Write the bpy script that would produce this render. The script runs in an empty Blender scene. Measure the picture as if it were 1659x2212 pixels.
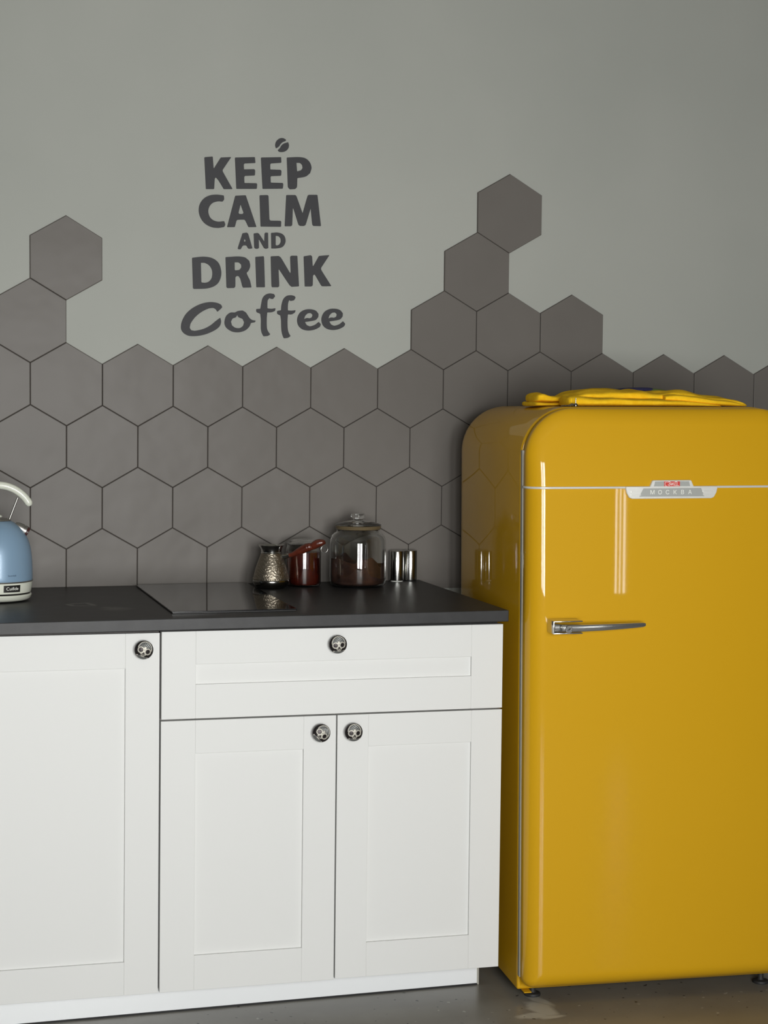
import bpy, bmesh, math, random
from mathutils import Vector, Matrix
from mathutils.noise import noise as pnoise
random.seed(4)
sc = bpy.context.scene
COL = sc.collection

LETTERS = [
 ('K', 'KEEP', [[(0.2125,2.0232),(0.2341,2.026),(0.2367,1.9961),(0.2382,1.9962),(0.2556,2.0244),(0.283,2.0268),(0.2603,1.9923),(0.2609,1.9885),(0.2872,1.9443),(0.2642,1.9433),(0.2502,1.965),(0.2433,1.9728),(0.2398,1.9689),(0.2385,1.9423),(0.2171,1.9414)]]),
 ('E', 'KEEP', [[(0.2931,2.0261),(0.3458,2.0297),(0.3474,2.0147),(0.3192,2.0122),(0.3163,2.0092),(0.317,1.9965),(0.3446,1.9983),(0.3467,1.9949),(0.3462,1.9822),(0.3201,1.9799),(0.318,1.9769),(0.3184,1.9612),(0.3508,1.962),(0.3523,1.9592),(0.3515,1.9475),(0.2975,1.9453)]]),
 ('E', 'KEEP', [[(0.3622,2.0293),(0.4159,2.0329),(0.4167,2.0184),(0.3892,2.0154),(0.3868,2.0124),(0.3872,1.9994),(0.4147,1.9997),(0.4172,1.9969),(0.4164,1.9846),(0.3903,1.9823),(0.388,1.9799),(0.3887,1.9651),(0.421,1.9656),(0.4223,1.9622),(0.4212,1.951),(0.3673,1.9482)]]),
 ('P', 'KEEP', [[(0.4315,2.0325),(0.4625,2.0351),(0.4806,2.033),(0.4928,2.0236),(0.4981,2.0093),(0.4946,1.9945),(0.4826,1.9852),(0.46,1.9801),(0.459,1.9564),(0.4548,1.9513),(0.4404,1.9501),(0.4352,1.9554)],[(0.4572,2.0203),(0.4672,2.0201),(0.4732,2.0154),(0.4742,2.0076),(0.4704,2.001),(0.4592,1.9976)]]),
 ('C', 'CALM', [[(0.2643,1.9266),(0.2649,1.9165),(0.2614,1.9108),(0.2491,1.9109),(0.2359,1.9066),(0.2271,1.8976),(0.2234,1.8845),(0.2273,1.8702),(0.2362,1.8619),(0.2494,1.8583),(0.2657,1.8601),(0.2684,1.8515),(0.2661,1.845),(0.2496,1.8421),(0.2319,1.8438),(0.2142,1.853),(0.203,1.8679),(0.1987,1.885),(0.2016,1.9024),(0.2123,1.9172),(0.2284,1.9257),(0.246,1.9281)]]),
 ('A', 'CALM', [[(0.2947,1.9272),(0.3223,1.9295),(0.3515,1.8481),(0.3306,1.8471),(0.3216,1.8645),(0.3189,1.8661),(0.3011,1.8649),(0.2982,1.8627),(0.2938,1.8458),(0.2737,1.845)],[(0.3088,1.9058),(0.3173,1.8838),(0.3143,1.8805),(0.3054,1.8804),(0.3033,1.8832)]]),
 ('L', 'CALM', [[(0.3594,1.931),(0.3806,1.9325),(0.383,1.93),(0.3859,1.8689),(0.3889,1.8661),(0.4159,1.8665),(0.4177,1.8643),(0.4173,1.8511),(0.3628,1.8497)]]),
 ('M', 'CALM', [[(0.4309,1.9345),(0.455,1.9355),(0.458,1.9327),(0.4753,1.8878),(0.4888,1.9351),(0.4912,1.9376),(0.5148,1.9385),(0.5253,1.8568),(0.505,1.8566),(0.5022,1.86),(0.4976,1.9009),(0.4964,1.9009),(0.4838,1.8594),(0.4793,1.8557),(0.4687,1.8553),(0.4647,1.8587),(0.4505,1.9006),(0.4487,1.9005),(0.4473,1.8566),(0.4446,1.8536),(0.4275,1.8529)]]),
 ('A', 'AND', [[(0.3147,1.8305),(0.326,1.8327),(0.3296,1.829),(0.3412,1.7919),(0.3329,1.7908),(0.3293,1.7927),(0.3257,1.7989),(0.3179,1.7993),(0.3144,1.7965),(0.3097,1.7885),(0.3026,1.7889),(0.3031,1.7933)],[(0.3187,1.8144),(0.3226,1.8145),(0.3232,1.8093),(0.3188,1.8086)]]),
 ('N', 'AND', [[(0.3445,1.831),(0.3549,1.8328),(0.3588,1.8301),(0.373,1.8102),(0.3737,1.832),(0.3758,1.8344),(0.3826,1.8341),(0.3836,1.7939),(0.3776,1.7922),(0.3722,1.7941),(0.3595,1.8155),(0.358,1.8155),(0.3585,1.7936),(0.3552,1.7912),(0.3492,1.7916),(0.3465,1.7947)]]),
 ('D', 'AND', [[(0.391,1.8341),(0.4072,1.8356),(0.4192,1.8331),(0.4268,1.8266),(0.4299,1.815),(0.427,1.8047),(0.4195,1.7971),(0.4046,1.794),(0.392,1.7936)],[(0.4031,1.8272),(0.4118,1.8261),(0.4163,1.8204),(0.417,1.8117),(0.4135,1.8042),(0.4069,1.8017),(0.4033,1.8024)]]),
 ('D', 'DRINK', [[(0.182,1.7624),(0.2119,1.7662),(0.2354,1.7629),(0.2517,1.751),(0.2586,1.7309),(0.2579,1.7149),(0.2506,1.6987),(0.2374,1.6888),(0.2183,1.6836),(0.1875,1.6819),(0.1848,1.6839)],[(0.2049,1.7504),(0.2164,1.7499),(0.2282,1.743),(0.235,1.7302),(0.2343,1.7128),(0.227,1.7024),(0.2167,1.6987),(0.2079,1.699),(0.2064,1.7004)]]),
 ('R', 'DRINK', [[(0.2702,1.7669),(0.3033,1.7697),(0.3212,1.7677),(0.3331,1.7593),(0.3356,1.7463),(0.3318,1.7345),(0.3259,1.7271),(0.3305,1.717),(0.335,1.7084),(0.3396,1.6899),(0.3173,1.6887),(0.3146,1.6947),(0.3103,1.7106),(0.3061,1.7178),(0.3007,1.7191),(0.2963,1.7154),(0.2962,1.6913),(0.2936,1.6874),(0.2758,1.6864),(0.2731,1.6892)],[(0.294,1.7543),(0.3049,1.7541),(0.3118,1.7491),(0.3124,1.7412),(0.3072,1.7352),(0.2962,1.7329),(0.2944,1.7349)]]),
 ('I', 'DRINK', [[(0.3494,1.77),(0.3712,1.7725),(0.3724,1.7693),(0.3755,1.6914),(0.3528,1.6908)]]),
 ('N', 'DRINK', [[(0.3906,1.7728),(0.4122,1.7744),(0.4183,1.7693),(0.4427,1.7305),(0.4448,1.7321),(0.4432,1.773),(0.4453,1.776),(0.4619,1.7766),(0.4672,1.6963),(0.4476,1.6946),(0.4415,1.6997),(0.4134,1.7393),(0.4116,1.7384),(0.4138,1.696),(0.4114,1.6924),(0.3949,1.692),(0.3934,1.6954)]]),
 ('K', 'DRINK', [[(0.4794,1.7756),(0.4982,1.7792),(0.5018,1.7764),(0.5039,1.7509),(0.506,1.7509),(0.521,1.7779),(0.5492,1.7811),(0.5264,1.7462),(0.5274,1.741),(0.5553,1.6993),(0.5318,1.6984),(0.5278,1.7006),(0.5108,1.7281),(0.5078,1.7286),(0.5048,1.725),(0.5044,1.7),(0.5014,1.697),(0.4832,1.6965)]]),
 ('C', 'Coffee', [[(0.2623,1.6366),(0.2585,1.6322),(0.2496,1.6241),(0.2452,1.6304),(0.2378,1.6337),(0.2245,1.6313),(0.2069,1.6222),(0.1909,1.6088),(0.1793,1.5926),(0.1764,1.581),(0.1808,1.5744),(0.1911,1.5734),(0.2131,1.5788),(0.2307,1.5879),(0.2454,1.5999),(0.2571,1.6089),(0.2593,1.5987),(0.2558,1.587),(0.2441,1.5766),(0.222,1.566),(0.1985,1.5603),(0.1765,1.5598),(0.1619,1.5662),(0.1545,1.5776),(0.1558,1.595),(0.1659,1.6154),(0.1834,1.6318),(0.2068,1.6439),(0.2303,1.6489),(0.248,1.6473),(0.2584,1.6429)]]),
 ('o', 'Coffee', [[(0.269,1.6019),(0.2734,1.6142),(0.2837,1.6226),(0.2955,1.6234),(0.3044,1.6274),(0.3163,1.6292),(0.3253,1.6236),(0.3343,1.6106),(0.3418,1.605),(0.3517,1.6032),(0.3493,1.599),(0.3389,1.597),(0.3345,1.5873),(0.3241,1.5774),(0.3078,1.5721),(0.29,1.5732),(0.2751,1.5816),(0.2691,1.5917)],[(0.3021,1.6172),(0.306,1.6115),(0.3165,1.6073),(0.321,1.5987),(0.3181,1.5884),(0.3092,1.5829),(0.2973,1.5836),(0.2884,1.5892),(0.2853,1.5993),(0.2897,1.6076),(0.2986,1.6107)]]),
 ('f', 'Coffee', [[(0.4032,1.6688),(0.3973,1.661),(0.3922,1.6618),(0.3877,1.6637),(0.3832,1.6571),(0.3824,1.6483),(0.3825,1.6361),(0.3939,1.6355),(0.4044,1.6372),(0.403,1.6298),(0.394,1.6264),(0.382,1.6255),(0.381,1.6073),(0.3818,1.5839),(0.3854,1.5752),(0.3909,1.568),(0.384,1.564),(0.373,1.5626),(0.3681,1.5719),(0.3659,1.5836),(0.3657,1.607),(0.3641,1.6216),(0.3536,1.6257),(0.3526,1.6336),(0.364,1.6347),(0.3663,1.6479),(0.3697,1.6626),(0.3771,1.6716),(0.3876,1.6754),(0.3996,1.6745)]]),
 ('f', 'Coffee', [[(0.4584,1.6664),(0.4539,1.6589),(0.4449,1.6572),(0.4418,1.6601),(0.4389,1.6542),(0.4375,1.6439),(0.4376,1.6321),(0.4481,1.6318),(0.4587,1.6332),(0.4566,1.6267),(0.4482,1.6221),(0.4377,1.6218),(0.4369,1.6027),(0.438,1.5822),(0.4411,1.572),(0.4457,1.5647),(0.4382,1.5601),(0.4277,1.5585),(0.4231,1.5701),(0.4208,1.5848),(0.42,1.6053),(0.4181,1.6184),(0.4091,1.6226),(0.409,1.63),(0.4195,1.6323),(0.4209,1.6464),(0.4253,1.6611),(0.4342,1.6702),(0.4463,1.6723),(0.4553,1.6707)]]),
 ('e', 'Coffee', [[(0.5218,1.604),(0.5121,1.5962),(0.4985,1.5917),(0.4893,1.5945),(0.4841,1.6026),(0.4999,1.6053),(0.5135,1.6089),(0.5204,1.6164),(0.5209,1.6253),(0.5133,1.6333),(0.5011,1.6366),(0.4859,1.6356),(0.4723,1.6285),(0.4649,1.6166),(0.4635,1.6033),(0.4682,1.5911),(0.4788,1.5831),(0.494,1.5804),(0.5107,1.5832),(0.5243,1.5905),(0.5279,1.5974)],[(0.4816,1.6102),(0.4846,1.6185),(0.4912,1.6252),(0.4996,1.6271),(0.5052,1.6225),(0.5034,1.6154),(0.4967,1.6129),(0.4892,1.6133)]]),
 ('e', 'Coffee', [[(0.5883,1.607),(0.5786,1.5991),(0.5649,1.5947),(0.5557,1.5974),(0.5504,1.6056),(0.5663,1.6083),(0.58,1.6119),(0.587,1.6194),(0.5875,1.6283),(0.5798,1.6364),(0.5675,1.6397),(0.5522,1.6387),(0.5385,1.6316),(0.531,1.6196),(0.5297,1.6063),(0.5344,1.594),(0.5451,1.586),(0.5604,1.5833),(0.5772,1.586),(0.5909,1.5935),(0.5945,1.6003)],[(0.5479,1.6132),(0.5509,1.6215),(0.5575,1.6282),(0.566,1.6302),(0.5716,1.6256),(0.5698,1.6184),(0.5631,1.6159),(0.5555,1.6163)]]),
 ('bean', 'upper half', [[(0.4023,2.055),(0.4001,2.063),(0.4027,2.0733),(0.411,2.081),(0.42,2.0826),(0.4284,2.0795),(0.4285,2.076),(0.4201,2.0721),(0.4141,2.0666),(0.4097,2.06)]]),
 ('bean', 'lower half', [[(0.4068,2.0503),(0.4127,2.0563),(0.4172,2.0638),(0.4231,2.0685),(0.4345,2.0728),(0.4367,2.0648),(0.4346,2.0559),(0.4278,2.0492),(0.4188,2.0465),(0.4107,2.0472)]]),
]


# ------------------------------------------------------------------ materials
def mat(name, color, rough=0.5, metal=0.0, coat=0.0, trans=0.0, ior=1.45, spec=0.5, coat_rough=0.03):
    m = bpy.data.materials.new(name); m.use_nodes = True
    b = m.node_tree.nodes['Principled BSDF']
    b.inputs['Base Color'].default_value = (*color, 1)
    b.inputs['Roughness'].default_value = rough
    b.inputs['Metallic'].default_value = metal
    b.inputs['Coat Weight'].default_value = coat
    b.inputs['Coat Roughness'].default_value = coat_rough
    b.inputs['Transmission Weight'].default_value = trans
    b.inputs['IOR'].default_value = ior
    b.inputs['Specular IOR Level'].default_value = spec
    return m

def N(m, kind, **kw):
    n = m.node_tree.nodes.new(kind)
    for k, v in kw.items():
        if k in n.inputs: n.inputs[k].default_value = v
        else: setattr(n, k, v)
    return n

def link(m, a, b): m.node_tree.links.new(a, b)

def bsdf(m): return m.node_tree.nodes['Principled BSDF']

def coords(m, scale=(1, 1, 1)):
    tc = N(m, 'ShaderNodeTexCoord'); mp = N(m, 'ShaderNodeMapping')
    mp.inputs['Scale'].default_value = scale
    link(m, tc.outputs['Object'], mp.inputs['Vector'])
    return mp.outputs['Vector']

def mottle(m, c1, c2, scale, detail=4, lo=.35, hi=.65, vscale=(1, 1, 1), rough=0.55):
    n = N(m, 'ShaderNodeTexNoise'); n.inputs['Scale'].default_value = scale
    n.inputs['Detail'].default_value = detail; n.inputs['Roughness'].default_value = rough
    link(m, coords(m, vscale), n.inputs['Vector'])
    r = N(m, 'ShaderNodeValToRGB')
    r.color_ramp.elements[0].position = lo; r.color_ramp.elements[0].color = (*c1, 1)
    r.color_ramp.elements[1].position = hi; r.color_ramp.elements[1].color = (*c2, 1)
    link(m, n.outputs['Fac'], r.inputs['Fac'])
    link(m, r.outputs['Color'], bsdf(m).inputs['Base Color'])
    return r

def bump(m, scale, strength, dist=.001, vscale=(1, 1, 1), detail=3):
    n = N(m, 'ShaderNodeTexNoise'); n.inputs['Scale'].default_value = scale
    n.inputs['Detail'].default_value = detail
    link(m, coords(m, vscale), n.inputs['Vector'])
    b = N(m, 'ShaderNodeBump'); b.inputs['Strength'].default_value = strength
    b.inputs['Distance'].default_value = dist
    link(m, n.outputs['Fac'], b.inputs['Height'])
    link(m, b.outputs['Normal'], bsdf(m).inputs['Normal'])

M = {}
M['paint'] = mat('wall_paint', (.31, .325, .30), .75, spec=.3)
mottle(M['paint'], (.372, .384, .352), (.402, .412, .378), 1.4, 3)
bump(M['paint'], 260, .12, .0006)
M['tile'] = mat('tile_glaze', (.13, .12, .11), .34, spec=.12)
mottle(M['tile'], (.146, .135, .123), (.163, .151, .138), 2.2, 4)
bump(M['tile'], 9, .55, .004, detail=2)
M['grout'] = mat('tile_grout', (.075, .062, .055), .9)
M['letter'] = mat('letter_charcoal', (.030, .030, .034), .6)
M['white'] = mat('cabinet_white', (.725, .73, .715), .5, spec=.25)
bump(M['white'], 500, .05, .0003)
M['plinth'] = mat('plinth_white', (.84, .86, .87), .22, spec=.5)
M['carcass'] = mat('carcass_grey', (.30, .27, .26), .7)
M['dark'] = mat('gap_black', (.012, .012, .012), .6)
M['worktop'] = mat('worktop_laminate', (.05, .05, .05), .42, spec=.35)
M['hob'] = mat('hob_glass', (.006, .006, .007), .03, spec=.9, ior=1.6)
M['hobedge'] = mat('hob_edge', (.01, .01, .01), .3)
M['yellow'] = mat('enamel_yellow', (.61, .335, .008), .55, coat=.62, coat_rough=.02, spec=.1)
M['yellow_side'] = mat('enamel_yellow_sides', (.61, .335, .008), .55, coat=.60, coat_rough=.01, spec=.1)
M['gasket'] = mat('gasket_dark', (.10, .08, .04), .5)
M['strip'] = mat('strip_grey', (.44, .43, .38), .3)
M['chrome'] = mat('chrome', (.78, .78, .78), .08, 1.0)
M['chrome_dull'] = mat('chrome_brushed', (.36, .35, .33), .38, .9)
M['handle_chrome'] = mat('handle_chrome', (.60, .60, .58), .17, .88)
M['silver'] = mat('badge_silver', (.86, .86, .82), .22, .35)
M['badge_grey'] = mat('badge_grey', (.36, .37, .35), .45, .3)
M['badge_red'] = mat('badge_red', (.62, .05, .04), .4)
M['ivory'] = mat('ivory_white', (.72, .74, .64), .35, coat=.4)
M['offwhite'] = mat('lettering_white', (.85, .86, .80), .4)
M['black'] = mat('black_plastic', (.014, .013, .012), .4)
M['rubber'] = mat('foot_rubber', (.02, .02, .02), .6)
M['blue'] = mat('kettle_blue', (.23, .35, .48), .38, .1, coat=.12)
M['blue_text'] = mat('kettle_lettering', (.09, .15, .22), .5)
M['towel'] = mat('cloth_yellow', (.70, .46, .02), .95, spec=.15)
mottle(M['towel'], (.92, .53, .012), (1.0, .62, .022), 60, 3)
bump(M['towel'], 700, .6, .0015)
M['navy'] = mat('cloth_navy', (.030, .030, .10), .9)
M['green'] = mat('cloth_green', (.12, .19, .05), .9)
M['glass'] = mat('jar_glass', (.97, .985, .98), .0, trans=1.0, ior=1.45)
M['amber'] = mat('lid_seal', (.20, .15, .08), .4, trans=.3)
M['honey'] = mat('red_contents', (.15, .016, .006), .25, spec=.4)
mottle(M['honey'], (.040, .004, .002), (.085, .010, .004), 22, 3)
M['coffee'] = mat('brown_powder', (.10, .040, .018), .95)
mottle(M['coffee'], (.030, .012, .007), (.070, .028, .014), 45, 5)
M['wood'] = mat('handle_wood', (.17, .035, .014), .3, coat=.5)
mottle(M['wood'], (.06, .010, .005), (.11, .022, .010), 18, 4, vscale=(1, 6, 6))
M['steel'] = mat('steel', (.55, .55, .53), .16, 1.0)
M['steel_dark'] = mat('steel_dark', (.30, .29, .27), .2, 1.0)
M['pot'] = mat('engraved_pewter', (.33, .29, .23), .42, 1.0)
M['bone'] = mat('knob_silver', (.50, .48, .42), .5, .35)
M['bone_mid'] = mat('knob_grey', (.19, .195, .19), .42, .6)
M['knob_dark'] = mat('knob_blackened', (.035, .030, .030), .38, .7)
M['winframe'] = mat('window_frame', (.7, .7, .68), .5)
M['ceil'] = mat('ceiling_paint', (.34, .32, .28), .9)
M['room'] = mat('room_wall_paint', (.13, .13, .12), .9)
M['room_dark'] = mat('room_wall_dark', (.07, .065, .06), .9)
M['floor'] = mat('floor_screed', (.12, .115, .10), .28, spec=.45)

# engraving on the coffee pot
def engraving(m):
    w = N(m, 'ShaderNodeTexWave'); w.wave_type = 'RINGS'
    w.inputs['Scale'].default_value = 40; w.inputs['Distortion'].default_value = 14
    w.inputs['Detail'].default_value = 2; w.inputs['Detail Scale'].default_value = 1.6
    link(m, coords(m), w.inputs['Vector'])
    b = N(m, 'ShaderNodeBump'); b.inputs['Strength'].default_value = .55; b.inputs['Distance'].default_value = .0010
    link(m, w.outputs['Fac'], b.inputs['Height'])
    link(m, b.outputs['Normal'], bsdf(m).inputs['Normal'])
engraving(M['pot'])

# gentle sheet-metal waviness of the enamelled panels
bump(M['yellow_side'], 5, .35, .004, detail=1)
bump(M['yellow'], 22, .30, .0011, vscale=(1, 1, .16), detail=3)

# soft-edged blotches (stains of their own shape) added to a material
def blotches(m, blobs, color, wobble=.02, nscale=14, strength=.8):
    """blobs: (x, y, rx, ry, angle, softness) in object space on a horizontal surface"""
    tc = N(m, 'ShaderNodeTexCoord')
    nz = N(m, 'ShaderNodeTexNoise'); nz.inputs['Scale'].default_value = nscale; nz.inputs['Detail'].default_value = 4
    link(m, tc.outputs['Object'], nz.inputs['Vector'])
    sub = N(m, 'ShaderNodeVectorMath', operation='SUBTRACT'); sub.inputs[1].default_value = (.5, .5, .5)
    link(m, nz.outputs['Color'], sub.inputs[0])
    scl = N(m, 'ShaderNodeVectorMath', operation='SCALE'); scl.inputs['Scale'].default_value = wobble * 2
    link(m, sub.outputs[0], scl.inputs[0])
    add = N(m, 'ShaderNodeVectorMath', operation='ADD')
    link(m, tc.outputs['Object'], add.inputs[0]); link(m, scl.outputs[0], add.inputs[1])
    total = None
    for (x, y, rx, ry, a, soft) in blobs:
        mp = N(m, 'ShaderNodeMapping', vector_type='TEXTURE')
        mp.inputs['Location'].default_value = (x, y, 0)
        mp.inputs['Rotation'].default_value = (0, 0, a)
        mp.inputs['Scale'].default_value = (rx, ry, 1000)
        link(m, add.outputs[0], mp.inputs['Vector'])
        ln = N(m, 'ShaderNodeVectorMath', operation='LENGTH'); link(m, mp.outputs[0], ln.inputs[0])
        mr = N(m, 'ShaderNodeMapRange')
        mr.inputs['From Min'].default_value = 1 + soft; mr.inputs['From Max'].default_value = 1 - soft
        link(m, ln.outputs['Value'], mr.inputs['Value'])
        if total is None: total = mr.outputs[0]
        else:
            mx = N(m, 'ShaderNodeMath', operation='MAXIMUM')
            link(m, total, mx.inputs[0]); link(m, mr.outputs[0], mx.inputs[1]); total = mx.outputs[0]
    st = N(m, 'ShaderNodeMath', operation='MULTIPLY'); st.inputs[1].default_value = strength
    link(m, total, st.inputs[0])
    inp = bsdf(m).inputs['Base Color']
    mix = N(m, 'ShaderNodeMix', data_type='RGBA')
    mix.inputs[7].default_value = (*color, 1)
    if inp.is_linked:
        link(m, inp.links[0].from_socket, mix.inputs[6])
    else:
        mix.inputs[6].default_value = inp.default_value
    link(m, st.outputs[0], mix.inputs[0])
    link(m, mix.outputs[2], inp)

mottle(M['worktop'], (.026, .026, .027), (.035, .035, .036), 25, 5)
bump(M['worktop'], 300, .12, .0006)
blotches(M['worktop'], [(-.147, -.380, .030, .004, .45, .4), (-.146, -.432, .026, .004, -.2, .4),
                        (-.172, -.41, .007, .02, .2, .4), (-.122, -.405, .006, .028, .2, .5)], (.20, .20, .18), .006, 30, .85)
blotches(M['worktop'], [(-.075, -.505, .028, .030, .3, .6), (-.095, -.48, .018, .010, .5, .6)], (.15, .15, .135), .02, 30, .6)
mottle(M['floor'], (.20, .19, .165), (.245, .235, .205), 5, 6)
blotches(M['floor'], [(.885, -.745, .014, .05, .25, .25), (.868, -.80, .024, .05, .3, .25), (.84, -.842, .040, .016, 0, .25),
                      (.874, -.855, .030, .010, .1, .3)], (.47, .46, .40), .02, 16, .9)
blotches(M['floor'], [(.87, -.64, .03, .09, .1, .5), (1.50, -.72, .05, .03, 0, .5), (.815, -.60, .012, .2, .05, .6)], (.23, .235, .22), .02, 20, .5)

def specks(m, scale, thr, color):
    v = N(m, 'ShaderNodeTexNoise'); v.inputs['Scale'].default_value = scale; v.inputs['Detail'].default_value = 1
    link(m, coords(m), v.inputs['Vector'])
    r = N(m, 'ShaderNodeMapRange'); r.inputs['From Min'].default_value = thr; r.inputs['From Max'].default_value = thr + .03
    link(m, v.outputs['Fac'], r.inputs['Value'])
    inp = bsdf(m).inputs['Base Color']; mix = N(m, 'ShaderNodeMix', data_type='RGBA'); mix.inputs[7].default_value = (*color, 1)
    link(m, inp.links[0].from_socket, mix.inputs[6]); link(m, r.outputs[0], mix.inputs[0]); link(m, mix.outputs[2], inp)
specks(M['floor'], 55, .72, (.05, .05, .045))
specks(M['floor'], 48.3, .735, (.42, .41, .37))

# ------------------------------------------------------------------ helpers
def finish(name, bm, material, parent=None, smooth=True, angle=35, mats=None):
    me = bpy.data.meshes.new(name)
    bmesh.ops.recalc_face_normals(bm, faces=bm.faces[:])
    bm.to_mesh(me); bm.free()
    for m in (mats or [material]): me.materials.append(m)
    if smooth:
        me.polygons.foreach_set('use_smooth', [True] * len(me.polygons))
        try: me.set_sharp_from_angle(angle=math.radians(angle))
        except Exception: pass
    o = bpy.data.objects.new(name, me); COL.objects.link(o)
    if parent is not None: o.parent = parent
    return o

def empty(name, loc=(0, 0, 0), rot=(0, 0, 0)):
    o = bpy.data.objects.new(name, None); COL.objects.link(o)
    o.location = loc; o.rotation_euler = rot; o.empty_display_size = .05
    return o

def tag(o, label=None, cat=None, group=None, kind=None):
    if label: o['label'] = label
    if cat: o['category'] = cat
    if group: o['group'] = group
    if kind: o['kind'] = kind
    return o

def box(bm, x0, x1, y0, y1, z0, z1, bevel=0, seg=2, mi=0):
    v = [bm.verts.new(p) for p in ((x0, y0, z0), (x1, y0, z0), (x1, y1, z0), (x0, y1, z0),
                                   (x0, y0, z1), (x1, y0, z1), (x1, y1, z1), (x0, y1, z1))]
    fs = [bm.faces.new([v[i] for i in q]) for q in ((0, 3, 2, 1), (4, 5, 6, 7), (0, 1, 5, 4), (1, 2, 6, 5), (2, 3, 7, 6), (3, 0, 4, 7))]
    for f in fs: f.material_index = mi
    if bevel > 0:
        es = list({e for f in fs for e in f.edges})
        bmesh.ops.bevel(bm, geom=es, offset=bevel, segments=seg, profile=.5, affect='EDGES', material=-1)

def lathe(bm, prof, cx=0, cy=0, seg=64, mi=0, cap0=True, cap1=True):
    rings = []
    for (r, z) in prof:
        if r < 1e-6: rings.append([bm.verts.new((cx, cy, z))])
        else: rings.append([bm.verts.new((cx + r * math.cos(2 * math.pi * i / seg), cy + r * math.sin(2 * math.pi * i / seg), z)) for i in range(seg)])
    for a, b in zip(rings, rings[1:]):
        for i in range(seg):
            j = (i + 1) % seg
            if len(a) == 1 and len(b) == 1: continue
            if len(a) == 1: f = bm.faces.new((a[0], b[j], b[i]))
            elif len(b) == 1: f = bm.faces.new((a[i], a[j], b[0]))
            else: f = bm.faces.new((a[i], a[j], b[j], b[i]))
            f.material_index = mi
    if cap0 and len(rings[0]) > 1: bm.faces.new(rings[0]).material_index = mi
    if cap1 and len(rings[-1]) > 1: bm.faces.new(rings[-1]).material_index = mi

def smooth_path(pts, n=8):
    out = []
    P = [Vector(p) for p in pts]
    for i in range(len(P) - 1):
        p0 = P[max(i - 1, 0)]; p1 = P[i]; p2 = P[i + 1]; p3 = P[min(i + 2, len(P) - 1)]
        for k in range(n):
            t = k / n
            out.append(.5 * ((2 * p1) + (-p0 + p2) * t + (2 * p0 - 5 * p1 + 4 * p2 - p3) * t * t + (-p0 + 3 * p1 - 3 * p2 + p3) * t ** 3))
    out.append(P[-1])
    return out

def tube(bm, pts, radii, seg=16, mi=0, closed=False, caps=True):
    pts = [Vector(p) for p in pts]; n = len(pts)
    if not hasattr(radii, '__len__'): radii = [radii] * n
    rings = []; up = None
    for i, p in enumerate(pts):
        if closed: t = (pts[(i + 1) % n] - pts[i - 1]).normalized()
        else: t = (pts[min(i + 1, n - 1)] - pts[max(i - 1, 0)]).normalized()
        if up is None:
            up = Vector((0, 0, 1)) if abs(t.z) < .9 else Vector((0, 1, 0))
        a = t.cross(up).normalized(); b = a.cross(t).normalized(); up = b
        rings.append([bm.verts.new(p + radii[i] * (math.cos(2 * math.pi * k / seg) * a + math.sin(2 * math.pi * k / seg) * b)) for k in range(seg)])
    m = n if closed else n - 1
    for i in range(m):
        r0, r1 = rings[i], rings[(i + 1) % n]
        for k in range(seg):
            f = bm.faces.new((r0[k], r0[(k + 1) % seg], r1[(k + 1) % seg], r1[k])); f.material_index = mi
    if caps and not closed:
        bm.faces.new(rings[0][::-1]).material_index = mi; bm.faces.new(rings[-1]).material_index = mi

def text_mesh(body, size, extrude=0.0002):
    cu = bpy.data.curves.new('lettering_curve', 'FONT'); cu.body = body; cu.size = size; cu.extrude = extrude
    cu.align_x = 'CENTER'; cu.align_y = 'CENTER'; cu.resolution_u = 4
    ob = bpy.data.objects.new('tmp_lettering', cu); COL.objects.link(ob)
    dg = bpy.context.evaluated_depsgraph_get(); dg.update()
    me = bpy.data.meshes.new_from_object(ob.evaluated_get(dg))
    bpy.data.objects.remove(ob); bpy.data.curves.remove(cu)
    return me

def outline_mesh(contours, y0, y1):
    """filled flat shape in XZ from contours, with thickness from y0 to y1"""
    cu = bpy.data.curves.new('shape', 'CURVE'); cu.dimensions = '2D'; cu.fill_mode = 'BOTH'
    cu.extrude = abs(y1 - y0) / 2
    for c in contours:
        s = cu.splines.new('POLY'); s.points.add(len(c) - 1)
        for p, q in zip(s.points, c): p.co = (q[0], q[1], 0, 1)
        s.use_cyclic_u = True
    ob = bpy.data.objects.new('tmp_shape', cu); COL.objects.link(ob)
    dg = bpy.context.evaluated_depsgraph_get(); dg.update()
    me = bpy.data.meshes.new_from_object(ob.evaluated_get(dg))
    bpy.data.objects.remove(ob); bpy.data.curves.remove(cu)
    me.transform(Matrix.Rotation(math.radians(90), 4, 'X'))
    me.transform(Matrix.Translation((0, (y0 + y1) / 2, 0)))
    return me

def mesh_obj(name, me, material, parent=None):
    me.materials.clear(); me.materials.append(material)
    o = bpy.data.objects.new(name, me); COL.objects.link(o)
    if parent is not None: o.parent = parent
    return o

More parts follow.
